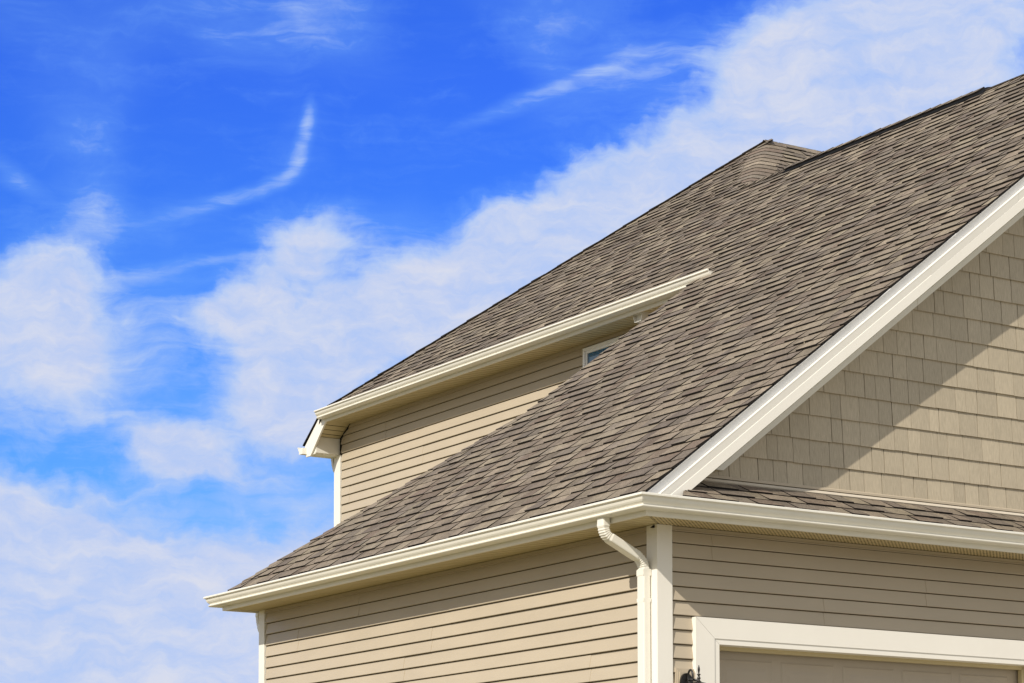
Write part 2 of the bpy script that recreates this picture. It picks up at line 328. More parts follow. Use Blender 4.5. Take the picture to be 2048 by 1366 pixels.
SL = (CT, 0, m*CT); NP = (-m*CT, 0, CT)
XG = XU-g+0.05                                 # upper eave
def main_range(s):
    x = XE + s*CT
    hip_low = (Lg-0.055)-(x-XE); hip_up = (YU-0.05)-(x-XG)
    y1 = max(hip_low, YB) if x < XG else hip_up
    if x < XG and x < 1.6: y1 = hip_low if hip_low > YB else YB
    y0 = YR
    if x > XR: y0 = YP-(XP-x)+0.25*min(1, (x-XR)/0.30)
    return (y0, max(y1, y0))
n_main = int((XP-XE)/CT/EXP)+1
mb = MB(); shingles(mb, (XE, 0, zP(XE)), (0, 1, 0), SL, NP, n_main, main_range, random.Random(3), smax=(XP-XE)/CT)
# deck under the courses so that no gap shows light
mb.face([(XE, YR+.01, zP(XE)-.006), (XR, YR+.01, zP(XR)-.006), (XR, YP-(XP-XR), zP(XR)-.02), (XR+.2, YP-(XP-XR)+.55, zP(XR+.2)-.02), (XP-.1, YP+.08, zP(XP-.1)-.03), (XG, YU-.06, zP(XG)-.006), (XG, YB-.01, zP(XG)-.006), (1.62, YB-.01, zP(1.62)-.006), (XE, Lg-.065, zP(XE)-.006)], 1)
roof = mb.build('roof', [M_SHINGLE, M_EDGE], house)
# low rear slope behind the garage hip
XB = XE + (Lg-0.055-YB); zB = zP(XB)
def low_rear(s):
    y = (Lg-0.055)-s*CT; return (XE+((Lg-0.055)-y), XU)
mb = MB(); shingles(mb, (0, Lg-0.055, zP(XE)), (1, 0, 0), (0, -CT, m*CT), (0, m*CT, CT), int((Lg-.055-YB)/CT/EXP)+1, low_rear, random.Random(4), smax=(Lg-.055-YB)/CT)
mb.face([(XE, Lg-.055, zP(XE)-.006), (XU, Lg-.055, zP(XE)-.006), (XU, YB, zB-.006), (XB, YB, zB-.006)], 1)
mb.build('rear_garage_roof', [M_SHINGLE, M_EDGE], house)
# upper rear slope
YQ = 12.17; ux0 = XU-g+.127+.12
def up_rear(s):
    y = YQ-s*CT; x = ux0 if y > YU-.05 else XG+(YU-.05-y); return (x, 10.5)
mb = MB(); shingles(mb, (0, YQ, ZK-m*(YQ-YP)), (1, 0, 0), (0, -CT, m*CT), (0, m*CT, CT), int((YQ-YP)/CT/EXP)+1, up_rear, random.Random(5), smax=(YQ-YP)/CT)
zq = lambda y: ZK-m*(y-YP)-.006
mb.face([(ux0+.01, YQ, zq(YQ)), (10.5, YQ, zq(YQ)), (10.5, YP, zq(YP)), (XP, YP, zq(YP)), (XG+.01, YU-.05, zq(YU-.05))], 1)
mb.prism([(ux0-.136, 11.80, 5.660), (ux0-.136, 11.87, 5.653), (ux0-.136, 12.235, 5.381), (ux0-.136, 12.235, 5.368), (ux0-.136, 11.86, 5.642), (ux0-.136, 11.80, 5.65)], (.5, 0, 0), 1)
mb.build('rear_roof', [M_SHINGLE, M_EDGE], house)
# front slope of the rear wing above the main ridge
def wing(s):
    z = ZR-1.6+s*m*CT
    x0 = XR+(z-ZR)/m+0.25*min(1, (z-ZR)/.23) if z > ZR else XR+(ZR-z)/m
    return (x0, 10.5)
yb = YP-(ZK-(ZR-1.6))/m
mb = MB(); shingles(mb, (0, yb, ZR-1.6), (1, 0, 0), (0, CT, m*CT), (0, -m*CT, CT), int((YP-yb)/CT/EXP)+1, wing, random.Random(6), smax=(YP-yb)/CT)
mb.face([(XR+.42, YP-(XP-XR), ZR-.02), (XR+1.6/m, yb, ZR-1.608), (10.5, yb, ZR-1.608), (10.5, YP, ZK-.008), (XP+.35, YP, ZK-.02)], 1)
# rounded hip where the two slopes meet: courses bent round the corner
rg = random.Random(8); k = 0; z = ZR+0.015; step = EXP*m*CT
def bend(z, t, h):
    f = (z-ZR)/m; a = 0.25*min(1, f/.3)+.03
    p0 = Vector((XR+f, YP-(XP-XR)+f+a, z)); pc = Vector((XR+f, YP-(XP-XR)+f, z)); p2 = Vector((XR+f+a, YP-(XP-XR)+f, z))
    q = p0*(1-t)**2+pc*2*t*(1-t)+p2*t*t
    q += (pc-q)*0.55*4*t*(1-t)
    nrm = Vector((-m*CT*(1-t), -m*CT*t, CT)).normalized()
    return q+nrm*h
while z < ZK-0.03:
    col = pick(rg, rg.choice((1.0, 1.1, 1.2))); zt = min(z+step+.01, ZK)
    bot = [bend(z, i/14, 0.014+rg.uniform(-.002, .002)) for i in range(15)]; low = [bend(z, i/14, -0.01) for i in range(15)]; top = [bend(zt, i/14, 0.006) for i in range(15)]
    for i in range(14):
        mb.face([bot[i], bot[i+1], top[i+1], top[i]], 0, col); mb.face([low[i], low[i+1], bot[i+1], bot[i]], 1)
    mb.face([low[14], bend(zt, 1, -.01), top[14], bot[14]], 1)
    z += step
mb.build('wing_roof', [M_SHINGLE, M_EDGE], house)
# far slope of the garage gable, out of sight
XF = 2*XR-XE; mb = MB()
shingles(mb, (XF, 0, zP(XE)), (0, 1, 0), (-CT, 0, m*CT), (m*CT, 0, CT), 99, lambda s: (YR, 6.2), random.Random(14), smax=(XR-XE)/CT)
mb.face([(XR, YR+.01, ZR-.006), (XF, YR+.01, zP(XE)-.006), (XF, 6.2, zP(XE)-.006), (XR, 6.2, ZR-.006)], 1)
mb.build('far_garage_roof', [M_SHINGLE, M_EDGE], house)
# caps and vent
NQ = (0, m, 1); NW = (0, -m, 1); NF = (m, 0, 1); NPv = (-m, 0, 1)
mb = MB(); rc = random.Random(9)
cap_run(mb, (XE+.12, Lg-.055-.12, zP(XE+.12)), (XB, YB, zB), NPv, NQ, 0.125, rc, th=.006)
mb.build('hip_cap', [M_SHINGLE, M_EDGE], roof); mb = MB()
cap_run(mb, (XG+.12, YU-.05-.12, zP(XG+.12)), (XP, YP, ZK), NPv, NQ, 0.125, rc, th=.006)
mb.build('hip_cap', [M_SHINGLE, M_EDGE], roof)
VA, VB = 2.87, 5.72
mb = MB(); cap_run(mb, (XR, YR, ZR), (XR, VA, ZR), NPv, NF, 0.13, rc, th=.004); mb.build('ridge_cap', [M_SHINGLE, M_EDGE], roof)
mb = MB(); cap_run(mb, (XR, VA, ZR), (XR, VB-.02, ZR), NPv, NF, 0.085, rc, th=.002, lift=0.032); mb.build('ridge_cap', [M_SHINGLE, M_EDGE], roof)
mb = MB(); cap_run(mb, (XR, VB, ZR), (XR, YP-(XP-XR)+.05, ZR), NPv, NF, 0.10, rc); mb.build('ridge_cap', [M_SHINGLE, M_EDGE], roof)
mb = MB(); cap_run(mb, (10.4, YP, ZK), (XP-.02, YP, ZK), NQ, NW, 0.12, rc, th=.004); mb.build('ridge_cap', [M_SHINGLE, M_EDGE], roof)
mb = MB()
for sx in (-1, 1):
    pr = [(0.0, .027), (.14, .027), (.152, .018), (.146, .003), (.02, .002)]
    rows = []
    for y, q in ((VA-.12, 0.15), (VA-.05, .8), (VA, 1), (VB-.04, 1), (VB, .5)):
        rows.append([(XR+sx*d_*CT, y, ZR-d_*m*CT+hh*q+.004) for (d_, hh) in pr])
    mb.grid(rows); mb.face(rows[0]); mb.face(rows[-1][::-1])
mb.build('ridge_vent', M_VENT, roof)

# ------------------------------------------------------------------ walls
def siding(mb, P0, U, Nn, zb, zt, z0, e, spans, rg, proud=0.018, seam=(2.6, 3.7)):
    """lapped courses; spans(z) lists the stretches of wall left free by openings"""
    P0, U, Nn = Vector(P0), Vector(U), Vector(Nn)
    k0 = math.floor((zb-z0)/e); k = k0; cuts = None; lv = 0
    while z0+k*e < zt-0.004:
        if (k-k0) % 2 == 0:
            cuts = []; u = rg.uniform(0.4, 3.4)
            while u < 30: cuts.append(u); u += rg.uniform(*seam)
            lv = rg.randint(0, 1)
        a, b = z0+k*e, min(z0+(k+1)*e, zt)
        for (s0, s1) in spans(a+e*.5):
            pts = [s0]+[c for c in cuts if s0+.05 < c < s1-.05]+[s1]
            for i, (u0, u1) in enumerate(zip(pts[:-1], pts[1:])):
                o = 0.0026*((i+lv) % 2)
                prof = [(0.001+o, b-.007), (proud*.96+o, a+.006), (proud+o, a+.003), (proud-.002+o, a), (-.001, a+.0005)]
                rows = [[P0+U*u+Nn*d_+Vector((0, 0, z_)) for (d_, z_) in prof] for u in (u0, u1)]
                for j in range(len(prof)-1): mb.face([rows[0][j+1], rows[1][j+1], rows[1][j], rows[0][j]], 0)
                if i > 0: mb.face(rows[0])
                if i < len(pts)-2: mb.face(rows[1][::-1])
        k += 1
SE = 0.1016; ZS = 2.525
rs = random.Random(21)
mb = MB()
siding(mb, (0, 0, 0), (0, 1, 0), (-1, 0, 0), -GZ+.02, ZS-.026, 2.1965, SE, lambda z: [(0.106, Lw-.094)], rs)
mb.box(0.001, 0.02, 0, Lw, -GZ-.1, ZS, 1)
mb.build('garage_side_wall', [M_SIDING, M_LAP_SHADE], house)
mb = MB()
TX0, TX1, TZ = 0.287, 3.753, 1.893
siding(mb, (0, 0, 0), (1, 0, 0), (0, -1, 0), -GZ+.02, ZS-.03, 2.4095, SE, lambda z: [(0.113, 11.8)] if z > TZ-.01 else [(0.113, TX0+.01), (TX1-.01, 11.8)], rs)
mb.box(.02, .5, 0.001, 0.02, -GZ-.1, ZS, 1); mb.box(3.55, 11.8, 0.001, 0.02, -GZ-.1, ZS, 1); mb.box(.5, 3.55, .001, .02, 1.72, ZS, 1)
mb.build('garage_front_wall', [M_SIDING, M_LAP_SHADE], house)
mb = MB()
WY0, WY1, WZ1, WZ0 = 5.45, 6.695, 5.535, 4.40
siding(mb, (XU, 0, 0), (0, 1, 0), (-1, 0, 0), 2.4, 5.62, 5.372, 0.105, lambda z: [(YB, LUW-.139)] if not (WZ0 < z < WZ1) else [(YB, WY0), (WY1, LUW-.139)], rs)
mb.box(XU+.001, XU+.02, YB, LUW, 2.2, 5.70, 1)
mb.build('upper_side_wall', [M_SIDING, M_LAP_SHADE], house)
mb = MB()                                     # walls turned away from the street
mb.box(.02, 12, Lw-.02, Lw, -GZ-.1, ZS); mb.box(XU+.02, 10.4, LUW-.02, LUW, ZS, 5.30)
mb.prism([(XB, YB+.02, zB-.03), (XU, YB+.02, zB-.03), (XU, YB+.02, zP(XU)-.10), (XG, YB+.02, zP(XG)-.10)], (0, -.02, 0))
mb.build('rear_wall', M_SIDING, house)
# gable wall of shakes
mb = MB(); rk = random.Random(5); SR = 0.182; zb0 = 2.893
cs = 2.60                                     # sloping limit behind the frieze
zz = zb0
while zz < ZR-.1:
    zt = zz+SR; u = -0.1-rk.uniform(0, .15)
    while u < 11.8:
        w = rk.choice((0.105, 0.13, 0.155, 0.18, 0.205))+rk.uniform(-.01, .01); u0, u1 = u, u+w-rk.choice((.003, .004, .006))
        lim = lambda x: min(cs+m*x, cs+m*(2*XR-x))+.06
        if max(lim(u0), lim(u1)) > zz and u1 > .05:
            ztt = zt+.008
            j = rk.uniform(.91, 1.07); c = (0.455*j, 0.392*j, 0.288*j); pb = 0.014+rk.uniform(-.001, .001); jz = rk.uniform(-.002, .002)
            top = [(u0, ztt), (u1, ztt)]
            A, B, Cc, D = (u0, -pb, zz+jz), (u1, -pb, zz+jz), (u1, -.002, ztt), (u0, -.002, ztt)
            A0, B0 = (u0, .002, zz+jz), (u1, .002, zz+jz)
            mb.face([A, B, Cc, D], 0, c); mb.face([A0, B0, B, A], 0, c); mb.face([A0, A, D], 0, c); mb.face([B0, Cc, B], 0, c)
        u += w
    zz = zt
mb.prism([(-.05, .003, 2.5), (11.9, .003, 2.5), (XR, .003, 2.5+5.97*m)], (0, .02, 0), 1)
gw = mb.build('gable_wall', [M_SHAKE, M_DARK], house); lab(gw, 'gable clad in tan shake siding')
# corner posts
def post(x0, x1, y0, y1, zb, zt, name='corner_post'):
    mb = MB(); mb.box(x0, x1, y0, y1, zb, zt); return mb
mb = MB()
mb.prism([(-.024, .100, -GZ), (-.024, -.024, -GZ), (.106, -.024, -GZ), (.106, .0, -GZ), (0, 0, -GZ), (0, .100, -GZ)], (0, 0, GZ+ZS-.002))
mb.build('corner_post', M_TRIM, house, bevel=.003)
mb = MB(); mb.prism([(-.024, Lw-.085, -GZ), (-.024, Lw+.024, -GZ), (.1, Lw+.024, -GZ), (.1, Lw, -GZ), (0, Lw, -GZ), (0, Lw-.085, -GZ)], (0, 0, GZ+ZS-.002))
mb.build('corner_post', M_TRIM, house, bevel=.003)
mb = MB(); mb.prism([(XU-.024, LUW-.13, 2.5), (XU-.024, LUW+.024, 2.5), (XU+.1, LUW+.024, 2.5), (XU+.1, LUW, 2.5), (XU, LUW, 2.5), (XU, LUW-.13, 2.5)], (0, 0, 5.248-2.5))
mb.build('corner_post', M_TRIM, house, bevel=.003)

# ------------------------------------------------------------------ gutters, fascia, soffits
GP = [(.110, -.022), (.113, -.004), (.118, 0), (.125, 0), (.127, -.003), (.127, -.015), (.124, -.018), (.112, -.021), (.110, -.032), (.106, -.044), (.099, -.055), (.089, -.064), (.0835, -.070), (.083, -.0745), (.089, -.0775), (.0955, -.082), (.094, -.088), (.086, -.093), (.0, -.096), (.0, -.02)]
def gutter_rows(path, prof, z, d=0.0):
    """path: list of (fx, fy, ox, oy) fascia points with the outward step there"""
    return [[(fx+ox*(o+(d if o > .02 else 0)), fy+oy*(o+(d if o > .02 else 0)), z+h-(d if h < -.09 else 0)) for (o, h) in prof] for (fx, fy, ox, oy) in path]
fx, fyb, fyf = -g+.127, Lg-.127, -g+.127
mb = MB(); low_path = [(4.0, fyb, 0, 1), (fx, fyb, -1, 1), (fx, fyf, -1, -1), (12.3, fyf, 0, -1)]
mb.grid(gutter_rows(low_path, GP, zg))
gut = mb.build('gutter', M_GUTTER, house)
mb = MB()
mb.grid(gutter_rows([(fx, fyf+.13, -1, 0), (fx, fyf, -1, -1), (fx+.17, fyf, 0, -1)], GP[3:19], zg, .0016))
mb.build('gutter_joint', M_GUTTER, gut)
mb = MB(); mb.grid(gutter_rows([(fx+.2, fyb, 0, 1), (fx, fyb, -1, 1), (fx, fyb-.16, -1, 0)], GP[3:19], zg, .0016))
mb.build('gutter_joint', M_GUTTER, gut)
ux = XU-g+.127
mb = MB(); rows = gutter_rows([(ux, YU, -1, 0), (ux, 3.985, -1, 0)], GP, ZU); mb.grid(rows); mb.face(rows[0]); mb.face(rows[-1][::-1])
ug = mb.build('gutter', M_GUTTER, house); lab(ug, 'cream gutter of the upper storey')
mb = MB(); rows = gutter_rows([(XG+.02, YQ-.01, 0, 1), (10.4, YQ-.01, 0, 1)], GP, ZK-m*(YQ-YP)+.03); mb.grid(rows); mb.face(rows[0]); mb.face(rows[-1][::-1])
mb.build('gutter', M_GUTTER, house)
# fascia boards
mb = MB(); FZ = 2.511; ft = .022
mb.prism([(fx+.001, fyf+.001, FZ), (12.3, fyf+.001, FZ), (12.3, fyf+ft, FZ), (fx+ft, fyf+ft, FZ), (fx+ft, fyb-ft, FZ), (4, fyb-ft, FZ), (4, fyb-.001, FZ), (fx+.001, fyb-.001, FZ)], (0, 0, zg-.03-FZ))
mb.build('fascia', M_GUTTER, house, bevel=.002)
dz = ZU-zg
mb = MB(); mb.box(ux+.001, ux+ft, 4.10, 11.70, FZ+dz, ZU-.03); mb.build('fascia', M_GUTTER, house, bevel=.002)
# soffits
def soffit_left(mb, x0, x1, ya, yb_, z, mitre=True):
    y = ya; w = .085
    while y < yb_:
        y1 = min(y+w, yb_)
        xa = lambda yy: min(x1, yy+x1) if (mitre and yy < 0) else x1
        if xa(y1) > x0+.004:
            a, b = xa(y+.010), xa(y1-.010)
            mb.face([(x0, y+.010, z), (max(a, x0), y+.010, z), (b, y1-.010, z), (x0, y1-.010, z)], 0)
            mb.face([(x0, y+.010, z), (x0, y, z+.03), (max(xa(y), x0), y, z+.03), (max(a, x0), y+.010, z)], 0)
            mb.face([(x0, y1-.010, z), (b, y1-.010, z), (xa(y1), y1, z+.03), (x0, y1, z+.03)], 0)
        y = y1
mb = MB(); soffit_left(mb, fx+ft, 0, fyf+ft, fyb-ft, ZS); mb.box(fx+ft, 0.0, fyf+ft, fyb-ft, ZS+.02, ZS+.03)
mb.build('soffit', M_SOFFIT, house)
mb = MB(); x = fx+ft; w = .1
while x < 11.8:
    x1 = min(x+w, 11.8); y1f = lambda xx: min(0, xx) if xx < 0 else 0.0
    y0 = fyf+ft; c = .004
    mb.face([(x+c, y0, ZS), (x1-c, y0, ZS), (x1-c, max(y1f(x1-c)-.006, y0), ZS), (x+c, max(y1f(x+c)-.006, y0), ZS)], 0)
    mb.face([(x1-c, y0, ZS), (x1, y0, ZS+.006), (x1, max(y1f(x1)-.006, y0), ZS+.006), (x1-c, max(y1f(x1)-.006, y0), ZS)], 0)
    mb.face([(x, y0, ZS+.006), (x+c, y0, ZS), (x+c, max(y1f(x+c)-.006, y0), ZS), (x, max(y1f(x)-.006, y0), ZS+.006)], 0)
    x = x1
mb.face([(fx+ft, fyf+ft, ZS+.035), (11.8, fyf+ft, ZS+.035), (11.8, 0, ZS+.035), (0, 0, ZS+.035)], 1)
mb.build('soffit', [M_SOFFITV, M_DARK], house)
mb = MB(); soffit_left(mb, ux+ft, XU, YB+.03, 11.72, ZS+dz, False); mb.box(ux+ft, XU, YB+.03, 11.72, ZS+dz+.02, ZS+dz+.03)
mb.build('soffit', M_SOFFIT, house)
# channel trim where wall meets soffit
mb = MB(); mb.box(-.020, -.001, .10, Lw-.085, ZS-.030, ZS-.004); mb.box(-.026, -.001, .10, Lw-.085, ZS-.034, ZS-.0301)
mb.build('wall_channel', M_SIDING, house)
mb = MB(); mb.box(.106, 11.8, -.020, -.001, ZS-.030, ZS-.004); mb.box(.106, 11.8, -.026, -.001, ZS-.034, ZS-.0301)
mb.build('wall_channel', M_SIDING, house)
mb = MB(); mb.box(XU-.020, XU-.001, YB, 11.72, ZS+dz-.036, ZS+dz-.004); mb.box(XU-.027, XU-.001, YB, 11.72, ZS+dz-.042, ZS+dz-.0361)
mb.build('wall_channel', M_SIDING, house)

# boxed eave at the rear corner of the upper storey
mb = MB()
mb.prism([(ux, 11.58, 5.650), (ux, 11.84, 5.650), (ux, 12.20, 5.365), (ux, 12.185, 5.226), (ux, 12.06, 5.226), (ux, 11.66, 5.60), (ux, 11.58, 5.60)], (.022, 0, 0))
mb.build('rake_board', M_TRIM, house, bevel=.002)
mb = MB()
mb.prism([(ux+.024, 11.955, 5.252), (ux+.024, 11.955, 5.445), (ux+.024, 12.20, 5.252)], (XU-ux-.024, 0, 0))
mb.box(ux+.022, XU, 11.985, 12.185, 5.240, 5.2515)
mb.build('boxed_eave', M_GUTTER, house, bevel=.002)
mb = MB(); n = 4
for i in range(n):
    a, b = i/n, (i+1)/n; f = lambda t: (11.70+.29*t, 5.60-.165*t)
    (y0, z0), (y1, z1) = f(a), f(b)
    mb.face([(ux+.02, y0, z0), (XU, y0, z0), (XU, y1-.010, z1+.004), (ux+.02, y1-.010, z1+.004)]); mb.face([(ux+.02, y1-.010, z1+.004), (XU, y1-.010, z1+.004), (XU, y1, z1+.012), (ux+.02, y1, z1+.012)])
mb.build('soffit', M_SOFFIT, house)
mb = MB(); mb.prism([(XU-.02, 11.69, 5.60), (XU-.02, 11.945, 5.452), (XU-.02, 11.945, 5.25), (XU-.02, 11.93, 5.25), (XU-.02, 11.93, 5.445), (XU-.02, 11.68, 5.585)], (.019, 0, 0)); mb.build('wall_channel', M_DARK, house)
# spout hood under the upper soffit
mb = MB(); zt, z0 = ZS+dz-.001, ZS+dz-.085
o = [(3.665, 5.42, zt), (3.665, 5.25, zt), (3.665, 5.275, z0), (3.665, 5.385, z0)]
o2 = [(3.95, y, z) for (_, y, z) in o]
for i in range(4):
    j = (i+1) % 4
    if i: mb.face([o[i], o[j], o2[j], o2[i]])
inn = [(3.665, 5.41, zt-.008), (3.665, 5.26, zt-.008), (3.665, 5.283, z0+.009), (3.665, 5.377, z0+.009)]
dp = [(3.70, y, z) for (_, y, z) in inn]
for i in range(4):
    j = (i+1) % 4; mb.face([o[i], o[j], inn[j], inn[i]]); mb.face([inn[i], inn[j], dp[j], dp[i]])
mb.face(dp)
mb.build('soffit_vent', M_TRIM, house)

# ------------------------------------------------------------------ front rake
def rake(mb, prof, x1=XR, mi=0):
    ends = []
    for xx in (0, 1):
        ends.append([(max(XE, (2.548-c)/m) if xx == 0 else x1, y, c+m*(max(XE, (2.548-c)/m) if xx == 0 else x1)) for (y, c) in prof])
    for i in range(len(prof)-1): mb.face([ends[0][i], ends[0][i+1], ends[1][i+1], ends[1][i]], mi)
    mb.face(ends[0][::-1], mi)
mb = MB(); rake(mb, [(-.20, 2.920), (-.309, 2.920), (-.309, 2.9185), (-.283, 2.916), (-.283, 2.840), (-.20, 2.840)])
dr = mb
mb = MB(); rake(mb, [(-.25, 2.843), (-.310, 2.843), (-.313, 2.840), (-.313, 2.834), (-.3115, 2.828), (-.3065, 2.768), (-.3085, 2.765), (-.3085, 2.682), (-.285, 2.680), (-.268, 2.70), (-.02, 2.70)])
rb = mb.build('rake_board', M_TRIM, house); lab(rb, 'white board along the sloping front roof edge')
dr.build('rake_flashing', M_SILVER, rb)
def mirrored(q):
    t = MB(); t.v = [(2*XR-x, y, z) for (x, y, z) in q.v]; t.f = [f[::-1] for f in q.f]; t.m = list(q.m); t.c = list(q.c); return t
rb2 = mirrored(mb).build('rake_board', M_TRIM, house); mirrored(dr).build('rake_flashing', M_SILVER, rb2)
mb = MB()
for xs in (2.29,):
    rake_s = [(-.3115, 2.8435), (-.3145, 2.8400), (-.3145, 2.834), (-.313, 2.828), (-.308, 2.768)]
    for i in range(len(rake_s)-1):
        (y0, c0), (y1, c1) = rake_s[i], rake_s[i+1]
        mb.face([(xs, y0, c0+m*xs), (xs, y1, c1+m*xs), (xs+.9, y1, c1+m*(xs+.9)), (xs+.9, y0, c0+m*(xs+.9))])
mb.build('board_joint', M_TRIM, rb)
mb = MB()
def frz(x0, x1, d=0.0):
    prof = [(-.012, 2.66), (-.012, 2.585), (-.040-d, 2.578), (-.040-d, 2.528), (-.002, 2.526)]
    e0 = [(max(x0, (2.95-c)/m) if x0 < .6 else x0, y, c+m*(max(x0, (2.95-c)/m) if x0 < .6 else x0)) for (y, c) in prof]; e1 = [(x1, y, c+m*x1) for (y, c) in prof]
    for i in range(len(prof)-1): mb.face([e0[i], e0[i+1], e1[i+1], e1[i]])
    mb.face(e0[::-1]); mb.face(e1)
frz(.40, 2.40); frz(2.4, XR, .003)
mb.build('frieze_board', M_GUTTER, house); mirrored(mb).build('frieze_board', M_GUTTER, house)
# skirt roof under the gable
PS = .53; pc = 1/math.sqrt(1+PS*PS)
mb = MB(); L = .44/pc
shingles(mb, (0, -.448, 2.640), (1, 0, 0), (0, pc, PS*pc), (0, -PS*pc, pc), 3, lambda s: (-.125+s*.82, 12.0), random.Random(12), e=.1465)
mb.face([(-.12, -.448, 2.636), (12, -.448, 2.636), (12, 0, 2.636+PS*.448), (.27, 0, 2.636+PS*.448)], 1)
mb.build('skirt_roof', [M_SHINGLE, M_EDGE], house)
mb = MB(); mb.prism([(.20, -.045, 2.852), (.20, -.052, 2.862), (.20, -.030, 2.884), (.20, -.004, 2.884), (.20, -.004, 2.852)], (11.5, 0, 0))
mb.build('skirt_flashing', M_FLASH, house)
mb = MB(); mb.prism([(.32, -.004, 2.894), (.32, -.024, 2.892), (.32, -.024, 2.908), (.32, -.016, 2.914), (.32, -.004, 2.914)], (11.4, 0, 0))
mb.build('starter_strip', M_SIDING, house)

# ------------------------------------------------------------------ garage door and its casing
def lpiece(mb, y0, y1, xo, zo, xi, zi):
    """left stile, head and right stile cut with mitres, fine slit between them"""
    xo2, xi2 = 4.04-xo, 4.04-xi; e = .0012
    mb.prism([(xo, y0, -GZ), (xo, y0, zo-e), (xi, y0, zi-e), (xi, y0, -GZ)], (0, y1-y0, 0))
    mb.prism([(xo+e, y0, zo), (xo2-e, y0, zo), (xi2-e, y0, zi), (xi+e, y0, zi)], (0, y1-y0, 0))
    mb.prism([(xo2, y0, -GZ), (xi2, y0, -GZ), (xi2, y0, zi-e), (xo2, y0, zo-e)], (0, y1-y0, 0))
mb = MB(); lpiece(mb, -.050, -.001, .287, 1.893, .452, 1.748); lpiece(mb, -.044, .06, .4525, 1.7475, .498, 1.709)
mb.build('door_casing', M_TRIM, house)
mb = MB(); lpiece(mb, .06, .10, .47, 1.735, .525, 1.682); mb.build('door_stop', M_SOFFIT, house)
DY = .115
mb = MB(); mb.box(.45, 3.59, DY+.012, DY+.05, -GZ, 1.74)
xs = [.60+i*.58 for i in range(5)]
for r in range(4):
    zt = 1.66-r*.60
    mb.box(.45, 3.59, DY+.004, DY+.0115, zt-.60+.004, zt+.07 if r == 0 else zt-.004)
    for x in xs:
        a = (x, x+.50, zt-.48, zt-.03)
        def ring(o, y): return [(a[0]+o, y, a[2]+o), (a[1]-o, y, a[2]+o), (a[1]-o, y, a[3]-o), (a[0]+o, y, a[3]-o)]
        rr = [ring(0, DY+.0035), ring(.012, DY-.001), ring(.03, DY+.0015), ring(.06, DY+.0015), ring(.085, DY-.0015)]
        for p, q in zip(rr[:-1], rr[1:]):
            for i in range(4): mb.face([p[i], p[(i+1) % 4], q[(i+1) % 4], q[i]])
        mb.face(rr[-1])
mb.build('garage_door', M_DOOR, house)

# ------------------------------------------------------------------ upper window
wf = MB()
def wframe(mb, x0, x1, y0, y1, z0, z1, t):
    mb.box(x0, x1, y0, y0+t, z0, z1); mb.box(x0, x1, y1-t, y1, z0, z1); mb.box(x0, x1, y0+t, y1-t, z0, z0+t); mb.box(x0, x1, y0+t, y1-t, z1-t, z1)
wframe(wf, XU-.035, XU+.02, WY0, WY1, WZ0, WZ1, .030)
win = wf.build('window', M_WFRAME, house, bevel=.003)
mb = MB(); wframe(mb, XU-.018, XU+.02, WY0+.0305, WY1-.0305, WZ0+.0305, WZ1-.0305, .026); mb.build('sash', M_WFRAME, win, bevel=.003)
mb = MB(); mb.box(XU-.004, XU+.0, WY0+.057, WY1-.057, WZ0+.057, WZ1-.057); mb.build('pane', M_GLASS, win)

# ------------------------------------------------------------------ downspouts
def downspout(pts, wy, wx, along='x', base=None, parent=house, strap_z=None):
    """rectangular pipe along a filleted path in the plane of the given axis; elbows crimped"""
    P = [Vector(p) for p in pts]; path = [(P[0], 0)]
    for i in range(1, len(P)-1):
        a, b, c = P[i-1], P[i], P[i+1]; d0 = (a-b).normalized(); d1 = (c-b).normalized(); rr = min(.075, (a-b).length*.48, (c-b).length*.48)
        s, e = b+d0*rr, b+d1*rr
        for k in range(15):
            t = k/14; path.append((s*(1-t)**2+b*2*t*(1-t)+e*t*t, 2 if k in (0, 14) else 1 if 1 < k < 13 else 0))
    path.append((P[-1], 0)); rows = []
    side = Vector((0, 1, 0)) if along == 'x' else Vector((1, 0, 0))
    for i, (p, bend_) in enumerate(path):
        t = (path[min(i+1, len(path)-1)][0]-path[max(i-1, 0)][0]).normalized(); nn = side.cross(t).normalized()
        k = 1.07 if bend_ == 2 else 1.0-(.11 if (bend_ and i % 2) else 0)
        a, b, r = wy/2*(k if bend_ == 2 else 1-(1-k)*.5), wx/2*k, .010; cr = []
        for (sx, sy) in ((1, 1), (-1, 1), (-1, -1), (1, -1)):
            for ang in ((0, 45, 90) if sx*sy > 0 else (90, 45, 0)):
                cr.append((sx*(a-r)+sx*r*math.cos(math.radians(ang)), sy*(b-r)+sy*r*math.sin(math.radians(ang))))
        rows.append([p+side*u+nn*v for (u, v) in cr])
    mb = MB(); mb.grid(rows, True); mb.face(rows[0]); mb.face(rows[-1])
    return mb.build('downspout', M_GUTTER, parent)
DSY = .083
ds = downspout([(-.402, DSY, 2.552), (-.402, DSY, 2.435), (-.062, DSY, 2.275), (-.062, DSY, -GZ+.15), (-.22, DSY, -GZ+.06)], .078, .058)
mb = MB(); mb.box(-.0935, -.030, DSY-.0415, DSY+.0415, 1.985, 2.010); mb.build('strap', M_GUTTER, ds, bevel=.001)
mb = MB(); rows = []
for (a, z) in ((.0405, 2.215), (.0420, 2.212), (.0420, 2.170), (.0405, 2.166)):
    b = a-.0095; rows.append([(-.062-b, DSY-a, z), (-.062+b, DSY-a, z), (-.062+b, DSY+a, z), (-.062-b, DSY+a, z)])
mb.grid(rows, True); mb.build('collar', M_GUTTER, ds)
downspout([(.058, Lg-.05, 2.552), (.058, Lg-.05, 2.44), (.058, Lw+.062, 2.30), (.058, Lw+.062, -GZ+.1)], .07, .055, 'y')
downspout([(XU+.058, YQ+.06, 5.30), (XU+.058, YQ+.06, 5.17), (XU+.058, LUW+.062, 5.04), (XU+.058, LUW+.062, 2.7)], .07, .055, 'y')

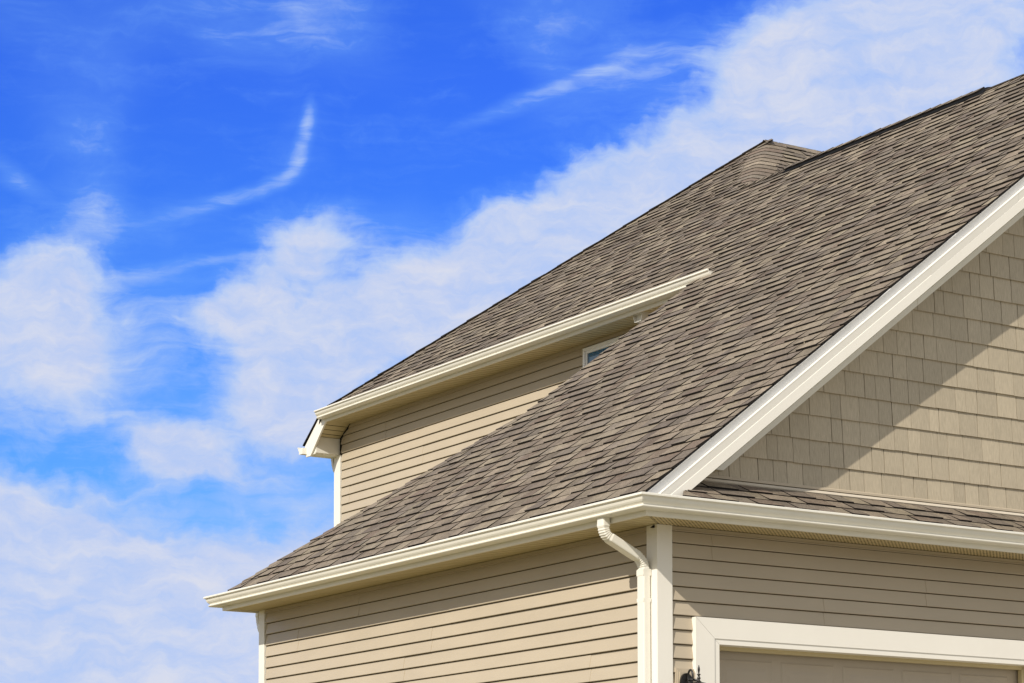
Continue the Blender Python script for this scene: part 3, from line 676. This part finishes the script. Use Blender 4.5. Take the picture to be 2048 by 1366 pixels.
# ------------------------------------------------------------------ wall lantern beside the garage door
ln = thing('wall_lantern', 'black metal lantern with pointed finial on a tan block beside the garage door', 'wall lamp')
LX, LY, LZ, BX = .243, -.14, 1.445, .198
mb = MB()
mb.box(.130, .330, -.030, -.013, 1.12, 1.524); mb.box(.138, .322, -.036, -.0301, 1.128, 1.512); mb.box(.152, .310, -.044, -.0361, 1.14, 1.500)
mb.build('mount_block', M_SIDING, ln, bevel=.002)
mb = MB(); pts = [(BX+.052*math.cos(math.radians(a)), -.046, 1.425+.066*math.sin(math.radians(a))) for a in range(0, 181, 15)]+[(BX-.052, -.046, 1.20), (BX-.03, -.046, 1.17), (BX+.03, -.046, 1.17), (BX+.052, -.046, 1.20)]
mb.prism(pts[::-1], (0, -.018, 0)); mb.build('backplate', M_BLACK, ln, bevel=.006)
mb = MB(); path = []
for k in range(25):
    a = math.radians(200-k*11.5); path.append((BX+.004, -.098+.030*math.cos(a)*.9, 1.462+.048*math.sin(a)))
path += [(BX+.004, -.10, 1.405), (BX+.02, -.12, 1.40)]
mb.tube(path, .0075); mb.tube([(BX, -.06, 1.42), (BX, -.09, 1.445), (BX+.035, -.125, 1.44), (LX, LY, 1.432)], .008)
mb.build('scroll_arm', M_BLACK, ln, smooth=True)
mb = MB(); mb.lathe([(0, .128), (.003, .122), (.0075, .105), (.0085, .092), (.006, .078), (.0045, .070), (.0045, .066), (.012, .063), (.012, .057), (.007, .053), (.007, .044), (.013, .036), (.013, .032), (.008, .026), (.010, .018), (.020, .008)], (LX, LY, LZ-.028), 16)
mb.build('finial', M_BLACK, ln, smooth=True)
mb = MB(); mb.lathe([(.0, -.018), (.02, -.020), (.050, -.028), (.062, -.038), (.066, -.052), (.062, -.056), (.052, -.058)], (LX, LY, LZ), 8)
mb.build('lantern_cap', M_BLACK, ln)
mb = MB(); mb.lathe([(.048, -.058), (.040, -.25)], (LX, LY, LZ), 8); mb.build('lantern_glass', M_LGLASS, ln)
mb = MB()
for k in range(8):
    a = 2*math.pi*k/8; mb.tube([(LX+.049*math.cos(a), LY+.049*math.sin(a), LZ-.058), (LX+.041*math.cos(a), LY+.041*math.sin(a), LZ-.25)], .004, 6)
mb.lathe([(.043, -.25), (.044, -.262), (.02, -.275), (.008, -.30), (0, -.31)], (LX, LY, LZ), 8)
mb.build('lantern_cage', M_BLACK, ln)

# ------------------------------------------------------------------ ground
mb = MB(); mb.face([(-3000, -3000, -GZ), (3000, -3000, -GZ), (3000, 3000, -GZ), (-3000, 3000, -GZ)])
gr = mb.build('ground', M_GRASS); gr['kind'] = 'structure'; gr['label'] = 'dry straw coloured lawn around the house'
mb = MB(); mb.box(-1.2, 9.5, -40, -.05, -GZ-.1, -GZ+.02); dv = mb.build('driveway', M_CONC); dv['kind'] = 'structure'; dv['label'] = 'pale concrete drive in front of the garage door'
